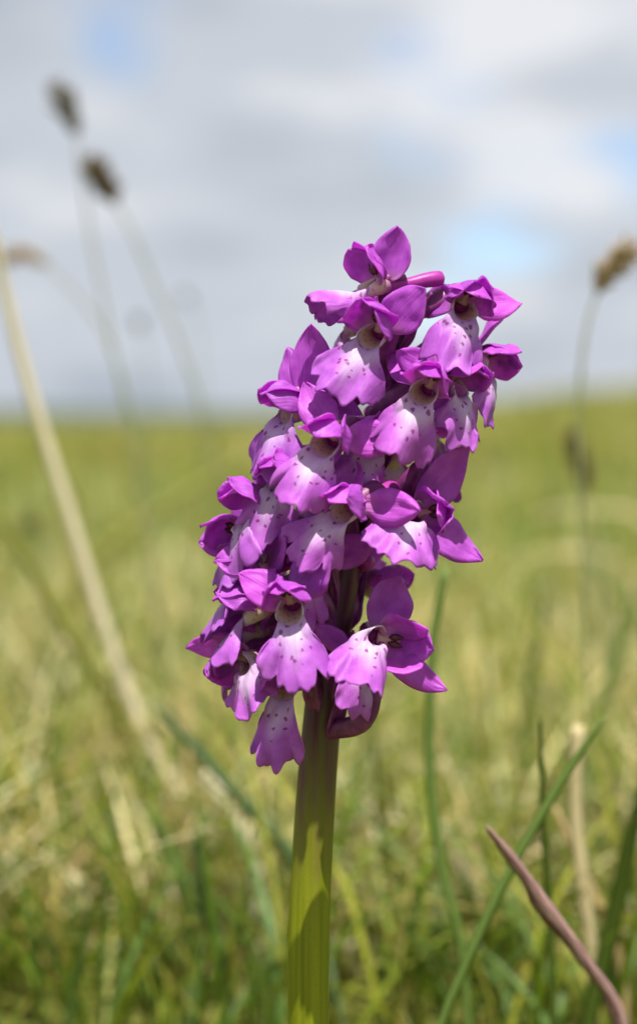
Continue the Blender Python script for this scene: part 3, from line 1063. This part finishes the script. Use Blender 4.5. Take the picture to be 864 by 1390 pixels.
add_flower(620, 522, -7, 44, 10, 22, 1.0, 6, lip=dict(L=11.1, phi1=88, roll=-14), hood=dict(arch=150, parch=140), sep=dict(both=dict(ang=80, phi=-40)), attach=10)
add_flower(396, 556, -6, -58, 0, 4, 1.08, 7, lip=dict(L=11.6, yaw=28), hood=dict(arch=150, parch=140), sep=dict(r=dict(ang=2, L=12.5, W=7, phi=-8, turn=-50), l=dict(ang=38, L=10, phi=-5)), attach=7)
add_flower(444, 600, -16, -22, 4, 26, 1.1, 8, lip=dict(L=11.6, phi0=25, phi1=66), hood=dict(arch=165, parch=145), attach=8)
add_flower(470, 690, -16, -34, 4, 24, 1.08, 9, lip=dict(L=11.6, roll=10, phi0=22, phi1=70), hood=dict(arch=160, parch=150), sep=dict(r=dict(ang=70, phi=-5, L=10), l=dict(ang=60, phi=-45)), attach=7)
add_flower(568, 698, -11, 12, 2, 82, 1.14, 10, lip=dict(L=11.6, phi0=30, phi1=80, roll=-66, yaw=-10), hood=dict(arch=160, parch=140, spread=30), sep=dict(l=dict(ang=46, L=12, W=8, phi=-2, tip=0.9), r=dict(ang=40, L=11.5, W=6.5, phi=-8)), attach=6, ovary=(567, 640, -6))
add_flower(344, 688, -7, -64, 8, -5, 1.06, 11, lip=dict(L=11.5), hood=dict(arch=155, parch=140), sep=dict(l=dict(ang=46, L=12, tip=1.0), r=dict(ang=20, L=10, turn=-40)), attach=6)
add_flower(320, 728, -4, -62, 14, -60, 1.0, 12, lip=dict(L=11.1, roll=50), hood=dict(arch=160, parch=145), sep=dict(r=dict(ang=30, turn=-20), l=dict(ang=60, phi=-40)), attach=6)
add_flower(393, 826, -18, -8, 8, -14, 1.1, 13, lip=dict(L=11.6, phi0=35, phi1=78, spread=62, roll=10), hood=dict(arch=160, L=9, parch=145, pitch=16), sep=dict(r=dict(ang=42, L=9.5, W=7.4, phi=-5), l=dict(ang=40, phi=-10, L=8)), attach=6)
add_flower(342, 776, -6, -86, 8, 4, 1.08, 14, lip=dict(L=12.1, phi0=20, phi1=65, spread=66), hood=dict(arch=150), attach=6)
add_flower(340, 828, -8, -84, 8, -4, 1.06, 22, lip=dict(L=12.1, phi0=20, phi1=65, spread=66), hood=dict(arch=150), attach=8)
add_flower(330, 900, -9, -34, 10, -74, 1.02, 15, lip=dict(L=10.5, roll=56), hood=dict(arch=155, parch=140), sep=dict(r=dict(ang=-14, L=12.5, W=5.5, phi=-5), l=dict(ang=40, L=9, W=5)), attach=5)
add_flower(386, 930, -12, -14, 12, -2, 1.02, 16, lip=dict(L=12, roll=2, spread=52, fold=0.2), attach=5, no=('hood', 'sepal_l', 'sepal_r'))
add_flower(514, 868, -14, 16, 2, 98, 1.14, 17, lip=dict(L=11.6, phi0=40, phi1=80, roll=-76, yaw=-24), hood=dict(arch=125, spread=38, parch=112, pitch=6), sep=dict(l=dict(ang=78, L=8.6, W=8.4, phi=-6, tip=0.6), r=dict(ang=26, L=13, W=5.2, recurve=40, phi=-10)), attach=17, ovary=(494, 976, -8))
add_flower(494, 896, -8, 24, 10, 6, 0.92, 18, lip=dict(L=10.5), attach=7, sep=dict(l=dict(ang=60, phi=-10, W=4.5)))
add_flower(512, 800, 6, 60, 10, 10, 0.98, 19, lip=dict(L=11), attach=6)
add_flower(586, 590, 6, 95, 10, 0, 0.98, 20, lip=dict(L=11), attach=6)
add_flower(478, 440, 6, -100, 5, 0, 0.98, 21, lip=dict(L=11), attach=6)
add_flower(455, 780, 8, -150, 5, 0, 0.95, 23, lip=dict(L=11), attach=6)
add_flower(530, 620, 9, 160, 5, 0, 0.95, 24, lip=dict(L=11), attach=6)
add_flower(440, 650, 9, -140, 5, 0, 0.95, 25, lip=dict(L=11), attach=6)
add_flower(502, 596, -6, 14, 6, 14, 0.98, 26, lip=dict(L=11), hood=dict(arch=150), attach=7)
add_flower(384, 648, -9, -44, 6, 8, 1.0, 27, lip=dict(L=11.5, yaw=10), hood=dict(arch=150), attach=7)
add_flower(424, 768, -10, -24, 6, 10, 0.98, 28, lip=dict(L=11.5), hood=dict(arch=150), attach=7)
add_flower(338, 858, 0, -88, 6, -8, 1.0, 29, lip=dict(L=12), hood=dict(arch=150), attach=7)
add_flower(352, 812, 2, -95, 6, 0, 1.0, 30, lip=dict(L=12), hood=dict(arch=150), attach=7)
